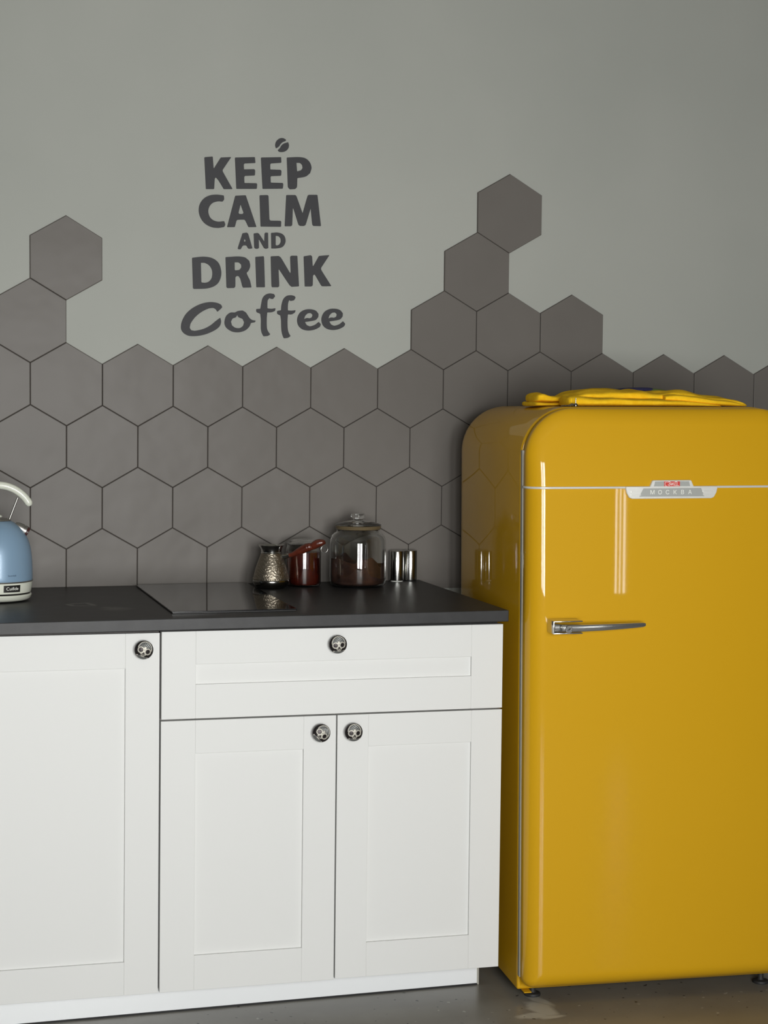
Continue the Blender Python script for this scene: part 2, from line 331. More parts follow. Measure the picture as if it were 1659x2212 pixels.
def round_contour(c, rad=.0022, ang=38):
    """round the sharp corners a little, curve through the shallow ones"""
    P = [Vector(p) for p in c]; n = len(P); out = []
    def sharp(i):
        a = (P[i] - P[i - 1]).normalized(); b = (P[(i + 1) % n] - P[i]).normalized()
        return a.angle(b, 0) > math.radians(ang)
    S = [sharp(i) for i in range(n)]
    def tangent(i):
        return (P[(i + 1) % n] - P[i - 1]) * .5
    for i in range(n):
        p, q = P[i], P[(i + 1) % n]; d = (q - p).length
        r0 = min(rad, d * .35) if S[i] else 0; r1 = min(rad, d * .35) if S[(i + 1) % n] else 0
        u = (q - p).normalized()
        if S[i]:
            a = (P[i] - P[i - 1]); la = a.length; ra = min(rad, la * .35)
            A = p - a.normalized() * ra; B = p + u * r0
            for k in range(0, 5):
                t = k / 4; out.append((1 - t) ** 2 * A + 2 * t * (1 - t) * p + t * t * B)
        else: out.append(p.copy())
        if not (S[i] and S[(i + 1) % n]) and d > .004:
            s = p + u * r0; e = q - u * r1
            m0 = tangent(i) if not S[i] else (q - p) ; m1 = tangent((i + 1) % n) if not S[(i + 1) % n] else (q - p)
            if m0.length > d: m0 = m0.normalized() * d
            if m1.length > d: m1 = m1.normalized() * d
            for k in range(1, 5):
                t = k / 5; h00 = 2 * t ** 3 - 3 * t * t + 1; h10 = t ** 3 - 2 * t * t + t; h01 = -2 * t ** 3 + 3 * t * t; h11 = t ** 3 - t * t
                out.append(h00 * s + h10 * m0 + h01 * e + h11 * m1)
    return [(v.x, v.y) for v in out]

# ------------------------------------------------------------------ the room
WALL = .009          # the painted wall plane; tile faces are at y = 0
XL, XR, YR, ZC = -3.6, 3.4, -5.3, 2.95
def struct(name, bm, m):
    o = finish(name, bm, m, smooth=False); o['kind'] = 'structure'; return o
bm = bmesh.new(); box(bm, XL, XR, WALL, WALL + .2, 0, ZC); struct('wall_back', bm, M['paint'])
bm = bmesh.new(); box(bm, XL - .2, XL, YR, WALL + .2, 0, ZC); struct('wall_left', bm, M['room_dark'])
bm = bmesh.new(); box(bm, XR, XR + .2, YR, WALL + .2, 0, ZC); struct('wall_right', bm, M['room'])
bm = bmesh.new(); box(bm, XL - .2, XR + .2, YR - .2, WALL + .2, -.1, 0); struct('floor', bm, M['floor'])
bm = bmesh.new(); box(bm, XL - .2, XR + .2, YR - .2, WALL + .2, ZC, ZC + .1); struct('ceiling', bm, M['ceil'])
# the wall behind the camera, with its window openings and an added narrow slot
WINS_AND_SLOT = [(-1.00, -.12, .45, 2.05), (.02, .92, .45, 2.05), (2.03, 2.18, .50, 1.40)]  # last one is a slot added to reflect a streak in the fridge door
bm = bmesh.new()
edges = sorted({XL, XR} | {w[0] for w in WINS_AND_SLOT} | {w[1] for w in WINS_AND_SLOT})
for a, b in zip(edges, edges[1:]):
    w = [w for w in WINS_AND_SLOT if abs(w[0] - a) < 1e-6 and abs(w[1] - b) < 1e-6]
    if w:
        box(bm, a, b, YR - .2, YR, 0, w[0][2]); box(bm, a, b, YR - .2, YR, w[0][3], ZC)
    else: box(bm, a, b, YR - .2, YR, 0, ZC)
struct('wall_front', bm, M['room'])
for i, (a, b, z0, z1) in enumerate(WINS_AND_SLOT):
    bm = bmesh.new(); t = .05 if b - a > .5 else .015; y0, y1 = YR - .12, YR - .06
    box(bm, a, a + t, y0, y1, z0, z1); box(bm, b - t, b, y0, y1, z0, z1)
    box(bm, a + t, b - t, y0, y1, z0, z0 + t); box(bm, a + t, b - t, y0, y1, z1 - t, z1)
    c = (a + b) / 2
    if b - a > .5: box(bm, c - .035, c + .035, y0, y1, z0 + t, z1 - t)
    if b - a < .5:
        for q in (.30, .52, .80): box(bm, a + (b - a) * q, a + (b - a) * q + .007, y0, y1, z0 + t, z1 - t)  # thin bars added to split the reflected streak into lines
    struct('window_%d' % (i + 1), bm, M['winframe'])  # the last one frames the added streak slot

# ------------------------------------------------------------------ hexagon tiles
CX = (0.5924004, 0.091964837, 5.576e-05, 3.18569e-05, -1.92083e-05, -1.144525e-05)
CZ = (1.48239380, -2.894992e-05, -0.05307168677, 1.20033e-05, 4.159781e-05, 5.206733e-05)
def lat(i, k):
    I = min(max(i, 0), 24) - 10; K = k - 7
    b = (1, I, K, I * I, I * K, K * K)
    x = sum(p * q for p, q in zip(CX, b)); z = sum(p * q for p, q in zip(CZ, b))
    x += .0922 * (i - min(max(i, 0), 24))
    return x, z
cells = [(15, -3), (2, 0), (14, 0), (1, 3), (13, 3), (15, 3), (17, 3)]
for row, k in enumerate((6, 9, 12, 15)):
    for i in range(-22, 42):
        if (i % 2 == 0) == (k % 2 == 0): cells.append((i, k))
bm = bmesh.new()
for (i, k) in cells:
    P = [Vector(lat(i + a, k + b)) for a, b in ((0, 0), (1, 1), (1, 3), (0, 4), (-1, 3), (-1, 1))]
    c = sum(P, Vector((0, 0))) / 6
    j = (random.uniform(-.0004, .0004), random.uniform(-.0004, .0004))
    c = c + Vector(j); tilt = (random.uniform(-1, 1) * .004, random.uniform(-1, 1) * .004)
    def ring(off, y):
        out = []
        for p in P:
            d = (p - c); q = c + d * (1 - off / d.length)
            yy = y + ((q.x - c.x) * tilt[0] + (q.y - c.y) * tilt[1] if y < .004 else 0)
            out.append(bm.verts.new((q.x, yy, q.y)))
        return out
    rs = [ring(.0008, WALL - .0002), ring(.0008, .0018), ring(.0013, .0006), ring(.0026, .0)]
    for a, b in zip(rs, rs[1:]):
        for n in range(6):
            bm.faces.new((a[n], a[(n + 1) % 6], b[(n + 1) % 6], b[n]))
    bm.faces.new(rs[-1])
    # grout bed under the joints
    g = [bm.verts.new((c.x + (p.x - c.x) * 1.002, .0052, c.y + (p.y - c.y) * 1.002)) for p in P]
    f = bm.faces.new(g); f.material_index = 1
bmesh.ops.bisect_plane(bm, geom=bm.verts[:] + bm.edges[:] + bm.faces[:], plane_co=(0, 0, .89), plane_no=(0, 0, 1), clear_inner=True)
o = finish('tile_backsplash', bm, None, mats=[M['tile'], M['grout']], smooth=False)
tag(o, 'taupe glazed hexagon tiles covering the grey wall above the worktop, stepping up in peaks', 'wall tiles')

# ------------------------------------------------------------------ slogan on the wall
root = empty('wall_lettering', (.36, WALL, 1.75))
tag(root, 'charcoal lettering reading KEEP CALM AND DRINK Coffee on the grey wall', 'wall decal')
for (ch, word, cs) in LETTERS:
    me = outline_mesh([round_contour(c, .0018 if word != 'AND' else .0014) for c in cs], WALL - .0038, WALL)
    me.transform(Matrix.Translation((-.36, -WALL, -1.75)))
    o = mesh_obj('coffee_bean_half' if ch == 'bean' else 'letter', me, M['letter'], root)
    o['label'] = ('%s of the coffee bean shape' % word) if ch == 'bean' else 'charcoal letter %s of the word %s' % (ch, word)

# ------------------------------------------------------------------ kitchen units
FY = -.7044            # plane of the cabinet fronts
def skull_knob_mesh():
    bm = bmesh.new(); R = .0205; NR, NA = 46, 120
    def h(u, v):
        r = min(1, math.hypot(u, v)); return .0105 * math.sqrt(max(0, 1 - (r * .97) ** 2))
    def cls(u, v):
        v += .02
        for s in (-1, 1):
            if math.hypot(u - s * .39, v + .02) < .235: return 'hole'
        if abs(u) < .03 + .5 * (-.22 - v) + .02 and -.50 < v < -.20 and abs(u) < .15:
            return 'light' if (abs(u) < .05 and v < -.42) else 'hole'
        if any(math.hypot(u - s * .39, v + .02) < .36 for s in (-1, 1)): return 'light'
        if -.52 < v < .05 and abs(u) < .62 + .75 * (v + .02): return 'light'
        if abs(u) < .20 and -.70 < v < -.58: return 'light'
        if v > .1 and abs(u) < .08 + .25 * (v - .1) and v < .42: return 'light'
        e = math.hypot(u / .78, (v - .18) / .80)
        if v > .12 and .90 < e < 1.0: return 'light'
        if v > .12 and e < .90: return 'mid'
        if math.hypot(u - .58, v + .68) < .07 or math.hypot(u + .58, v + .68) < .07: return 'light'
        if v < -.62 and abs(u) < .55: return 'mid'
        return 'dark'
    lift = {'hole': -.0012, 'light': .0011, 'mid': .0004, 'dark': 0}
    idx = {'hole': 0, 'dark': 0, 'light': 1, 'mid': 2}
    rings = [[bm.verts.new((0, -.0165 - h(0, 0) - .0008, 0))]]
    for a in range(1, NR + 1):
        r = a / NR; ring = []
        for b in range(NA):
            t = 2 * math.pi * b / NA; u, v = r * math.cos(t), r * math.sin(t)
            l = lift[cls(u, v)] if r < .95 else 0
            if cls(u, v) == 'mid' and v > .1: l += .0004 * math.sin(u * 22 + v * 31)
            ring.append(bm.verts.new((R * u, -.0165 - h(u, v) - l, R * v)))
        rings.append(ring)
    for a in range(NR):
        for b in range(NA):
            c = (b + 1) % NA
            if a == 0: f = bm.faces.new((rings[0][0], rings[1][b], rings[1][c])); r = .01
            else: f = bm.faces.new((rings[a][b], rings[a + 1][b], rings[a + 1][c], rings[a][c]))
            m = f.calc_center_median(); f.material_index = idx[cls(m.x / R, m.z / R)]
    last = rings[-1]
    for (rr, yy) in ((1.0, -.0150), (.93, -.0132), (.55, -.0115), (.34, -.008), (.34, -.003), (.5, 0)):
        new = [bm.verts.new((R * rr * math.cos(2 * math.pi * b / NA), yy, R * rr * math.sin(2 * math.pi * b / NA))) for b in range(NA)]
        for b in range(NA):
            c = (b + 1) % NA; bm.faces.new((last[b], new[b], new[c], last[c])).material_index = 0
        last = new
    bm.faces.new(last)
    bmesh.ops.recalc_face_normals(bm, faces=bm.faces[:])
    me = bpy.data.meshes.new('knob'); bm.to_mesh(me); bm.free()
    for m in (M['knob_dark'], M['bone'], M['bone_mid']): me.materials.append(m)
    me.polygons.foreach_set('use_smooth', [True] * len(me.polygons))
    return me
KNOB = skull_knob_mesh()
def knob(parent, x, z, rot, label):
    o = bpy.data.objects.new('knob', KNOB); COL.objects.link(o); o.parent = parent
    o.location = (x, FY - .0001, z); o.rotation_euler = (0, math.radians(rot), 0); o['label'] = label
    return o

def shaker(name, x0, x1, z0, z1, rt, rb, st, parent, rec=.0070, st2=None):
    bm = bmesh.new(); y0, y1 = FY, FY + .019; b = .0008; st2 = st2 or st
    box(bm, x0, x0 + st, y0, y1, z0, z1, b); box(bm, x1 - st2, x1, y0, y1, z0, z1, b)
    box(bm, x0 + st, x1 - st2, y0 + .0001, y1, z1 - rt, z1, b); box(bm, x0 + st, x1 - st2, y0 + .0001, y1, z0, z0 + rb, b)
    box(bm, x0 + st, x1 - st2, y0 + rec, y1 - .002, z0 + rb, z1 - rt)
    return finish(name, bm, M['white'], parent, smooth=False)

def cabinet(x0, x1, label):
    root = empty('base_cabinet', ((x0 + x1) / 2, -.4, .0731)); tag(root, label, 'kitchen cabinet', 'white base cabinets under the worktop')
    return root
def local(o, root):
    o.data.transform(Matrix.Translation(-Vector(root.location))) if o.type == 'MESH' and o.data.users == 1 else None
    return o
def carcass(root, x0, x1):
    bm = bmesh.new(); y1 = -.12; t = .018; yf = FY + .0215; z0, z1 = .0735, .8785
    box(bm, x0, x0 + t, yf, y1, z0, z1); box(bm, x1 - t, x1, yf, y1, z0, z1)
    box(bm, x0 + t, x1 - t, yf, y1, z0, z0 + t); box(bm, x0 + t, x1 - t, y1 - .006, y1, z0 + t, z1)
    box(bm, x0 + t, x1 - t, yf, yf + .08, z1 - t, z1); box(bm, x0 + t, x1 - t, yf, yf + .06, .672, .69)
    return finish('carcass', bm, M['carcass'], root, smooth=False)

def build_cabinet_left():
    r = cabinet(-.60, 0, 'white shaker base cabinet left of the wide drawer, with one tall door'); off = Vector(r.location)
    parts = [carcass(r, -.598, -.0025)]
    d = shaker('door', -.5985, -.0030, .0720, .8780, .0775, .0745, .0785, r, st2=.0755)
    parts.append(d)
    k = knob(d, -.0404, .8436, -20 * -1, 'round skull knob tilted to the right')
    for p in parts: p.location = -off
    return r
def build_cabinet_right():
    r = cabinet(0, .8, 'white shaker base cabinet with one wide drawer over two doors, beside the refrigerator'); off = Vector(r.location)
    parts = [carcass(r, .0015, .7955)]
    d = shaker('drawer', .0012, .7985, .6845, .8800, .0742, .0765, .0765, r)
    d['label'] = 'wide shallow drawer front with a narrow recessed panel'
    knob(d, .3985, .8448, -4, 'round skull knob facing straight out'); parts.append(d)
    d = shaker('door', .0005, .4005, .0722, .6808, .0748, .0785, .0775, r, st2=.0755)
    d['label'] = 'left door under the drawer'
    knob(d, .3619, .6445, 44, 'round skull knob turned askew'); parts.append(d)
    d = shaker('door', .4035, .7985, .0735, .6808, .0740, .0795, .0735, r, st2=.0745)
    d['label'] = 'right door under the drawer'
    knob(d, .4374, .6437, 1, 'round skull knob facing straight out'); parts.append(d)
    for p in parts: p.location = -off
    return r
build_cabinet_left(); build_cabinet_right()

# plinth board, a touch skewed under the units
root = empty('plinth', (.2, -.62, 0)); tag(root, 'white plinth board along the floor under both base cabinets', 'plinth')
bm = bmesh.new(); a = Vector((-.60, -.6475, 0)); b = Vector((.7795, -.6066, 0))
box(bm, 0, (b - a).length, 0, .016, .004, .0715, .0006)
ang = math.atan2(b.y - a.y, b.x - a.x)
bm.transform(Matrix.Translation(a - Vector(root.location)) @ Matrix.Rotation(ang, 4, 'Z'))
finish('board', bm, M['plinth'], root, smooth=False)
bm = bmesh.new(); L = (b - a).length
box(bm, L + .0005, L + .003, .003, .07, .001, .0715); box(bm, L + .003, L + .0052, .001, .07, .0, .070)
bm.transform(Matrix.Translation(a - Vector(root.location)) @ Matrix.Rotation(ang, 4, 'Z'))
bm.faces.ensure_lookup_table()
o = finish('end_strip', bm, M['strip'], root, smooth=False); o['label'] = 'thin clear sealing strip at the open end'
bm = bmesh.new(); box(bm, -.0005, L, -.0012, .014, 0, .0038)
bm.transform(Matrix.Translation(a - Vector(root.location)) @ Matrix.Rotation(ang, 4, 'Z'))
o = finish('bottom_seal', bm, M['dark'], root, smooth=False); o['label'] = 'dark seal between board and floor'

# worktop, lying very slightly out of level
def ztop(x): return .9106 + .0042 * x
bm = bmesh.new(); x0, x1 = -.602, .8066
box(bm, x0, x1, -.7194, WALL - .0092, -.0262, 0, .0016, 3)
for v in bm.verts: v.co.z += ztop(v.co.x)
o = finish('worktop', bm, M['worktop'], smooth=False)
tag(o, 'dark charcoal laminate worktop lying over the white base cabinets', 'worktop')
# shadow-gap rail between worktop and units
bm = bmesh.new(); box(bm, -.598, .795, FY + .03, -.13, .8786, .8812); 
o = finish('spacer_rail', bm, M['dark'], smooth=False)
tag(o, 'black spacer strip in the thin gap between worktop and white cabinets', 'spacer')

# hob
root = empty('induction_hob', (.18, -.33, ztop(.18))); tag(root, 'black glass hob plate set on the worktop, left of the coffee pot', 'hob')
slope = math.atan(.0042); root.rotation_euler = (0, -slope, 0)
bm = bmesh.new(); box(bm, -.1445, .1445, -.298, .296, .0018, .0050, .0007, 2)
finish('glass_plate', bm, M['hob'], root, smooth=False)
bm = bmesh.new(); box(bm, -.1425, .1425, -.296, .294, .0001, .0017)
o = finish('seal_frame', bm, M['hobedge'], root, smooth=False)

# ------------------------------------------------------------------ refrigerator (local frame: x along its front, y to the back)
FR_W, FR_TOP, FR_BOT = .680, 1.3855, .020
FM = Matrix.Translation((.8404, -.72, 0)) @ Matrix.Rotation(math.radians(-4), 4, 'Z') @ Matrix.Translation((0, 0, FR_BOT)) @ Matrix.Rotation(math.radians(-.5), 4, 'Y') @ Matrix.Translation((0, 0, -FR_BOT))
fridge = empty('refrigerator'); fridge.matrix_world = FM
tag(fridge, 'tall glossy mustard yellow retro refrigerator with rounded shoulders, right of the worktop', 'refrigerator')

def arch(inset, rt, rb, bottom, n=14):
    """closed outline (x, z): rounded shoulders rt, bottom corner radius rb"""
    x0, x1, z0, z1 = inset, FR_W - inset, bottom + inset, FR_TOP - inset
    rt = max(rt - inset, .0005); rb = max(rb - inset * .5, .0005); out = []
    for (cx, cz, r, a0) in ((x1 - rb, z0 + rb, rb, -90), (x1 - rt, z1 - rt, rt, 0), (x0 + rt, z1 - rt, rt, 90), (x0 + rb, z0 + rb, rb, 180)):
        for k in range(n + 1):
            t = math.radians(a0 + 90 * k / n); out.append((cx + r * math.cos(t), cz + r * math.sin(t)))
    return out
def loft(bm, rings, cap0=True, cap1=True):
    R = [[bm.verts.new(p) for p in r] for r in rings]; n = len(R[0])
    for a, b in zip(R, R[1:]):
        for i in range(n): bm.faces.new((a[i], a[(i + 1) % n], b[(i + 1) % n], b[i]))
    if cap0: bm.faces.new(R[0])
    if cap1: bm.faces.new(R[-1])
DEP = .578
bm = bmesh.new()
loft(bm, [[(x, d, z) for x, z in arch(i, .118, .004, FR_BOT)] for d, i in
          ((DEP, .03), (DEP - .001, .022), (DEP - .006, .006), (DEP - .02, .001), (DEP - .04, 0), (.006, 0), (.0025, .0008), (.0006, .003), (0, .006), (.0015, .010), (.003, .012))])
finish('body', bm, M['yellow_side'], fridge, angle=50)
bm = bmesh.new()
loft(bm, [[(x, d, z) for x, z in arch(i, .118, .02, .045)] for d, i in ((.0029, .013), (-.006, .0060), (-.0145, .013))])
o = finish('door_gasket', bm, M['gasket'], fridge, angle=60); o['label'] = 'dark rubber gasket behind the door'
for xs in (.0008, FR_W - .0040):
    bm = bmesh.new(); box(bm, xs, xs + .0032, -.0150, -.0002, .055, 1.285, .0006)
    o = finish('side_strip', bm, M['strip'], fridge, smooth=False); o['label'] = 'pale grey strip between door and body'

# door: one convex pressed panel; above the belt it leans back
DW, DTOP, DBOT, DR, DRB = FR_W - .004, 1.3825, .036, .114, .024
DX0 = .002
def door_halfwidth(z):
    hw = DW / 2
    if z > DTOP - DR: t = z - (DTOP - DR); return hw - DR + math.sqrt(max(0, DR * DR - t * t))
    if z < DBOT + DRB: t = (DBOT + DRB) - z; return hw - DRB + math.sqrt(max(0, DRB * DRB - t * t))
    return hw
def sdist(x, z):
    """distance inward from the door outline"""
    hw = DW / 2; ax = abs(x)
    best = min(hw - ax, DTOP - z, z - DBOT)
    if z > DTOP - DR and ax > hw - DR: best = min(best, DR - math.hypot(ax - (hw - DR), z - (DTOP - DR)))
    if z < DBOT + DRB and ax > hw - DRB: best = min(best, DRB - math.hypot(ax - (hw - DRB), DBOT + DRB - z))
    return max(best, 0)
BELT = 1.2005
def door_y(x, z):
    t = sdist(x, z); R = .040
    f = 1.0 if t >= R else math.sqrt(max(0, 1 - (1 - t / R) ** 2))
    y = -.030 - .036 * f
    u = x / (DW / 2); v = (z - .62) / .6
    y -= .0095 * f * (1 - u * u) + .003 * f * (1 - min(1, v * v))
    if z > BELT:
        k = (z - BELT) / (DTOP - BELT)
        y += f * (.012 * k + .010 * k * k)
    return y
zs = set()
for k in range(29): zs.add(DTOP - DR * (1 - math.sin(math.pi / 2 * k / 28)))
for k in range(17): zs.add(DTOP - .045 * (1 - math.cos(math.pi / 2 * k / 16)))
for k in range(17): zs.add(DBOT + .045 * (1 - math.cos(math.pi / 2 * k / 16)))
zz = DBOT + .045
while zz < BELT: zs.add(zz); zz += .022
zs.add(BELT); zz = BELT + .012
while zz < DTOP - DR: zs.add(zz); zz += .012
zs = sorted(zs); Z2 = [zs[0]]
for z in zs[1:]:
    if z - Z2[-1] > .0004 or z == zs[-1]: Z2.append(z)
us = []
for k in range(20): us.append(1 - .16 * (1 - math.cos(math.pi / 2 * k / 20)) )
for k in range(17): us.append(.84 * (1 - k / 16))
us = sorted(set([round(u, 6) for u in us] + [round(-u, 6) for u in us]))
bm = bmesh.new(); grid = []
for z in Z2:
    hw = door_halfwidth(z); row = []
    for u in us:
        x = u * hw; row.append(bm.verts.new((DX0 + DW / 2 + x, door_y(x, z), z)))
    grid.append(row)
for a, b in zip(grid, grid[1:]):
    for i in range(len(us) - 1): bm.faces.new((a[i], a[i + 1], b[i + 1], b[i]))
bnd = [v for v in grid[0]] + [r[-1] for r in grid[1:]] + grid[-1][-2::-1] + [r[0] for r in grid[-2:0:-1]]
prev = bnd
for (yy, s) in ((-.018, 1.0), (-.0150, .998)):
    cx, cz = DX0 + DW / 2, .71
    new = [bm.verts.new((cx + (v.co.x - cx) * s, yy, cz + (v.co.z - cz) * s)) for v in bnd]
    for i in range(len(bnd)):
        j = (i + 1) % len(bnd); bm.faces.new((prev[i], prev[j], new[j], new[i]))
    prev = new
bm.faces.new(prev)
door = finish('door', bm, M['yellow'], fridge, angle=70); door['label'] = 'convex mustard yellow door with a chrome belt line'

# chrome belt following the door surface
pts = []
hw = DW / 2
pts.append((DX0 - .0005, -.022, BELT)); pts.append((DX0 - .001, -.028, BELT))
for k in range(90):
    a = k / 89; u = -math.cos(math.pi * a); x = u * hw * .9999
    pts.append((DX0 + hw + x, door_y(x, BELT) - .0006, BELT))
pts.append((DX0 + DW + .001, -.028, BELT)); pts.append((DX0 + DW + .0005, -.022, BELT))
bm = bmesh.new(); tube(bm, pts, .0028, 12)
o = finish('belt_trim', bm, M['silver'], door, angle=60); o['label'] = 'thin chrome strip across the door'

# badge
def plate(name, outline, y0, y1, material, parent, bevel=.0008):
    bm = bmesh.new()
    c = Vector((sum(p[0] for p in outline) / len(outline), sum(p[1] for p in outline) / len(outline)))
    n = len(outline)
    def inset(off):
        P = [Vector(p) for p in outline]; out = []
        for i in range(n):
            a = (P[i] - P[i - 1]).normalized(); b = (P[(i + 1) % n] - P[i]).normalized()
            na = Vector((-a.y, a.x)); nb = Vector((-b.y, b.x)); m = (na + nb)
            m = m / max(.3, m.length_squared / 2) if m.length > 1e-6 else na
            out.append(P[i] + m * off)
        return out
    area = sum(outline[i][0] * outline[(i + 1) % n][1] - outline[(i + 1) % n][0] * outline[i][1] for i in range(n))
    s = 1 if area > 0 else -1
    rings = [[(p.x, yy, p.y) for p in inset(s * o_)] for yy, o_ in ((y0, 0), (y1 + bevel, 0), (y1, bevel))]
    loft(bm, rings)
    return finish(name, bm, material, parent, smooth=False)
BC = .3385
badge_y = door_y(BC - DX0 - hw, BELT)
by = badge_y - .0005
outl = [(BC - .112, 1.2015), (BC - .109, 1.1880), (BC - .103, 1.1775), (BC - .096, 1.1745), (BC + .096, 1.1745), (BC + .103, 1.1775), (BC + .109, 1.1880), (BC + .112, 1.2015),
        (BC + .110, 1.2030), (BC + .053, 1.2030), (BC + .0475, 1.2155), (BC + .0450, 1.2170), (BC - .0450, 1.2170), (BC - .0475, 1.2155), (BC - .053, 1.2030), (BC - .110, 1.2030)]
bm_badge = plate('badge', outl, by + .012, by - .0065, M['silver'], door, .0012); bm_badge['label'] = 'stepped chrome name badge on the belt line'
def sub(name, outl, material, y=-.0069, th=.0012):
    return plate(name, outl, by + y + th, by + y, material, bm_badge, .0002)
badge_parts = []
sub('name_panel', [(BC - .079, 1.1795), (BC + .079, 1.1795), (BC + .071, 1.1985), (BC - .069, 1.1985)], M['badge_grey'])
sub('upper_panel', [(BC - .044, 1.2030), (BC + .044, 1.2030), (BC + .041, 1.2143), (BC - .041, 1.2143)], M['badge_grey'])
sub('red_inset', [(BC - .0195, 1.2030), (BC + .019, 1.2030), (BC + .019, 1.2143), (BC - .0195, 1.2143)], M['badge_red'], -.0074)
for zz in (1.1835, 1.1905):
    for sgn in (-1, 1):
        x_ = BC + sgn * .087
        sub('ridge', [(x_ - .012, zz - .0016), (x_ + .012, zz - .0016), (x_ + .012, zz + .0016), (x_ - .012, zz + .0016)], M['silver'], -.0078, .002)
for k, ch in enumerate('МОСКВА'):
    me = text_mesh(ch, .0135, .0003); me.transform(Matrix.Rotation(math.radians(90), 4, 'X'))
    me.transform(Matrix.Translation((BC - .0475 + .0182 * k, by - .0073, 1.1888)))
    mesh_obj('lettering', me, M['offwhite'], bm_badge)
me = text_mesh('ЗиЛ', .0125, .0003); me.transform(Matrix.Shear('XY', 4, (0, 0)) @ Matrix.Rotation(math.radians(90), 4, 'X'))
me.transform(Matrix.Translation((BC + .001, by - .0078, 1.2088)))
o = mesh_obj('emblem', me, M['offwhite'], bm_badge)
bm = bmesh.new(); tube(bm, smooth_path([(BC - .011, by - .0077, 1.2128), (BC - .0165, by - .0077, 1.2125), (BC - .0175, by - .0077, 1.2085), (BC - .0165, by - .0077, 1.2045), (BC - .013, by - .0077, 1.2040)]), .0005, 6)
tube(bm, [(BC + .006, by - .0077, 1.2046), (BC + .0165, by - .0077, 1.2046)], .0005, 6)
finish('emblem_flourish', bm, M['offwhite'], bm_badge)

# handle: a channel bracket with a tapering lever and its lock
hx0, hx1, hz0, hz1 = .0450, .1140, .8715, .9015
hb, hf = -.040, -.1215
bm = bmesh.new(); t = .0028
box(bm, hx0, hx0 + t, hf, hb, hz0, hz1, .0009, 2)
box(bm, hx0 + t * .5, hx1, hf, hb - .012, hz1 - t, hz1, .0009, 2)
box(bm, hx0 + t * .5, hx1, hf, hb - .012, hz0, hz0 + t, .0009, 2)
handle = finish('handle', bm, M['handle_chrome'], door, angle=40); handle['label'] = 'chrome lever handle in an open bracket'
bm = bmesh.new(); box(bm, hx0 + t, hx1 - .004, hb - .025, hb - .020, hz0 + t, hz1 - t)
finish('bracket_lining', bm, M['black'], handle, smooth=False)
bm = bmesh.new(); rings = []
for (x, zc, hh, y0, y1) in ((.0505, .8845, .0080, -.088, -.1120), (.0515, .8845, .0088, -.087, -.1130), (.062, .8845, .0088, -.086, -.1135), (.0660, .8845, .0080, -.098, -.1215), (.085, .8842, .0082, -.108, -.1225), (.114, .8840, .0083, -.110, -.1225),
                            (.16, .8850, .0078, -.112, -.1235), (.21, .8862, .0068, -.110, -.1215), (.245, .8872, .0060, -.106, -.1175), (.262, .8876, .0052, -.104, -.1145), (.2675, .8878, .0034, -.105, -.1125), (.2685, .8878, .0015, -.107, -.110)):
    yc, yh = (y0 + y1) / 2, abs(y1 - y0) / 2; ring = []
    for k in range(24):
        t_ = 2 * math.pi * k / 24; c, s = math.cos(t_), math.sin(t_); e = .5
        ring.append((x, yc + yh * math.copysign(abs(c) ** e, c), zc + hh * math.copysign(abs(s) ** e, s)))
    rings.append(ring)
loft(bm, rings)
finish('lever', bm, M['handle_chrome'], handle, angle=32)
def disc(bm, x, z, y0, y1, r, seg=32):
    a = [bm.verts.new((x + r * math.cos(2 * math.pi * k / seg), y0, z + r * math.sin(2 * math.pi * k / seg))) for k in range(seg)]
    b = [bm.verts.new((x + r * math.cos(2 * math.pi * k / seg), y1, z + r * math.sin(2 * math.pi * k / seg))) for k in range(seg)]
    bm.faces.new(a); bm.faces.new(b)
    for k in range(seg): bm.faces.new((a[k], a[(k + 1) % seg], b[(k + 1) % seg], b[k]))
bm = bmesh.new()
for (r0, r1) in ((.0084, .0062),):
    for (ra, ya, rb, yb) in ((r0, -.118, r0, -.1262), (r0, -.1262, r0 - .0006, -.1270), (r0 - .0006, -.1270, r1, -.1270), (r1, -.1270, r1 - .0004, -.1256), (r1 - .0004, -.1256, .0001, -.1256)):
        A = [bm.verts.new((.0805 + ra * math.cos(2 * math.pi * k / 32), ya, .8830 + ra * math.sin(2 * math.pi * k / 32))) for k in range(32)]
        B = [bm.verts.new((.0805 + rb * math.cos(2 * math.pi * k / 32), yb, .8830 + rb * math.sin(2 * math.pi * k / 32))) for k in range(32)]
        for k in range(32): bm.faces.new((A[k], A[(k + 1) % 32], B[(k + 1) % 32], B[k]))
bmesh.ops.remove_doubles(bm, verts=bm.verts[:], dist=1e-6)
lock = finish('lock', bm, M['handle_chrome'], handle, angle=40)
bm = bmesh.new()
a = math.radians(30); ca, sa = math.cos(a), math.sin(a)
for (dx, dz, w, h_) in ((0, 0, .0038, .0009), (.0014, .0004, .0018, .0016)):
    cxk, czk = .0805 + dx, .8830 + dz
    q = [(-w, -h_), (w, -h_), (w, h_), (-w, h_)]
    vs = [bm.verts.new((cxk + u * ca - v * sa, -.1262, czk + u * sa + v * ca)) for u, v in q]
    ws = [bm.verts.new((cxk + u * ca - v * sa, -.1250, czk + u * sa + v * ca)) for u, v in q]
    bm.faces.new(vs); bm.faces.new(ws)
    for k in range(4): bm.faces.new((vs[k], vs[(k + 1) % 4], ws[(k + 1) % 4], ws[k]))
o = finish('keyhole', bm, M['black'], handle, smooth=False)

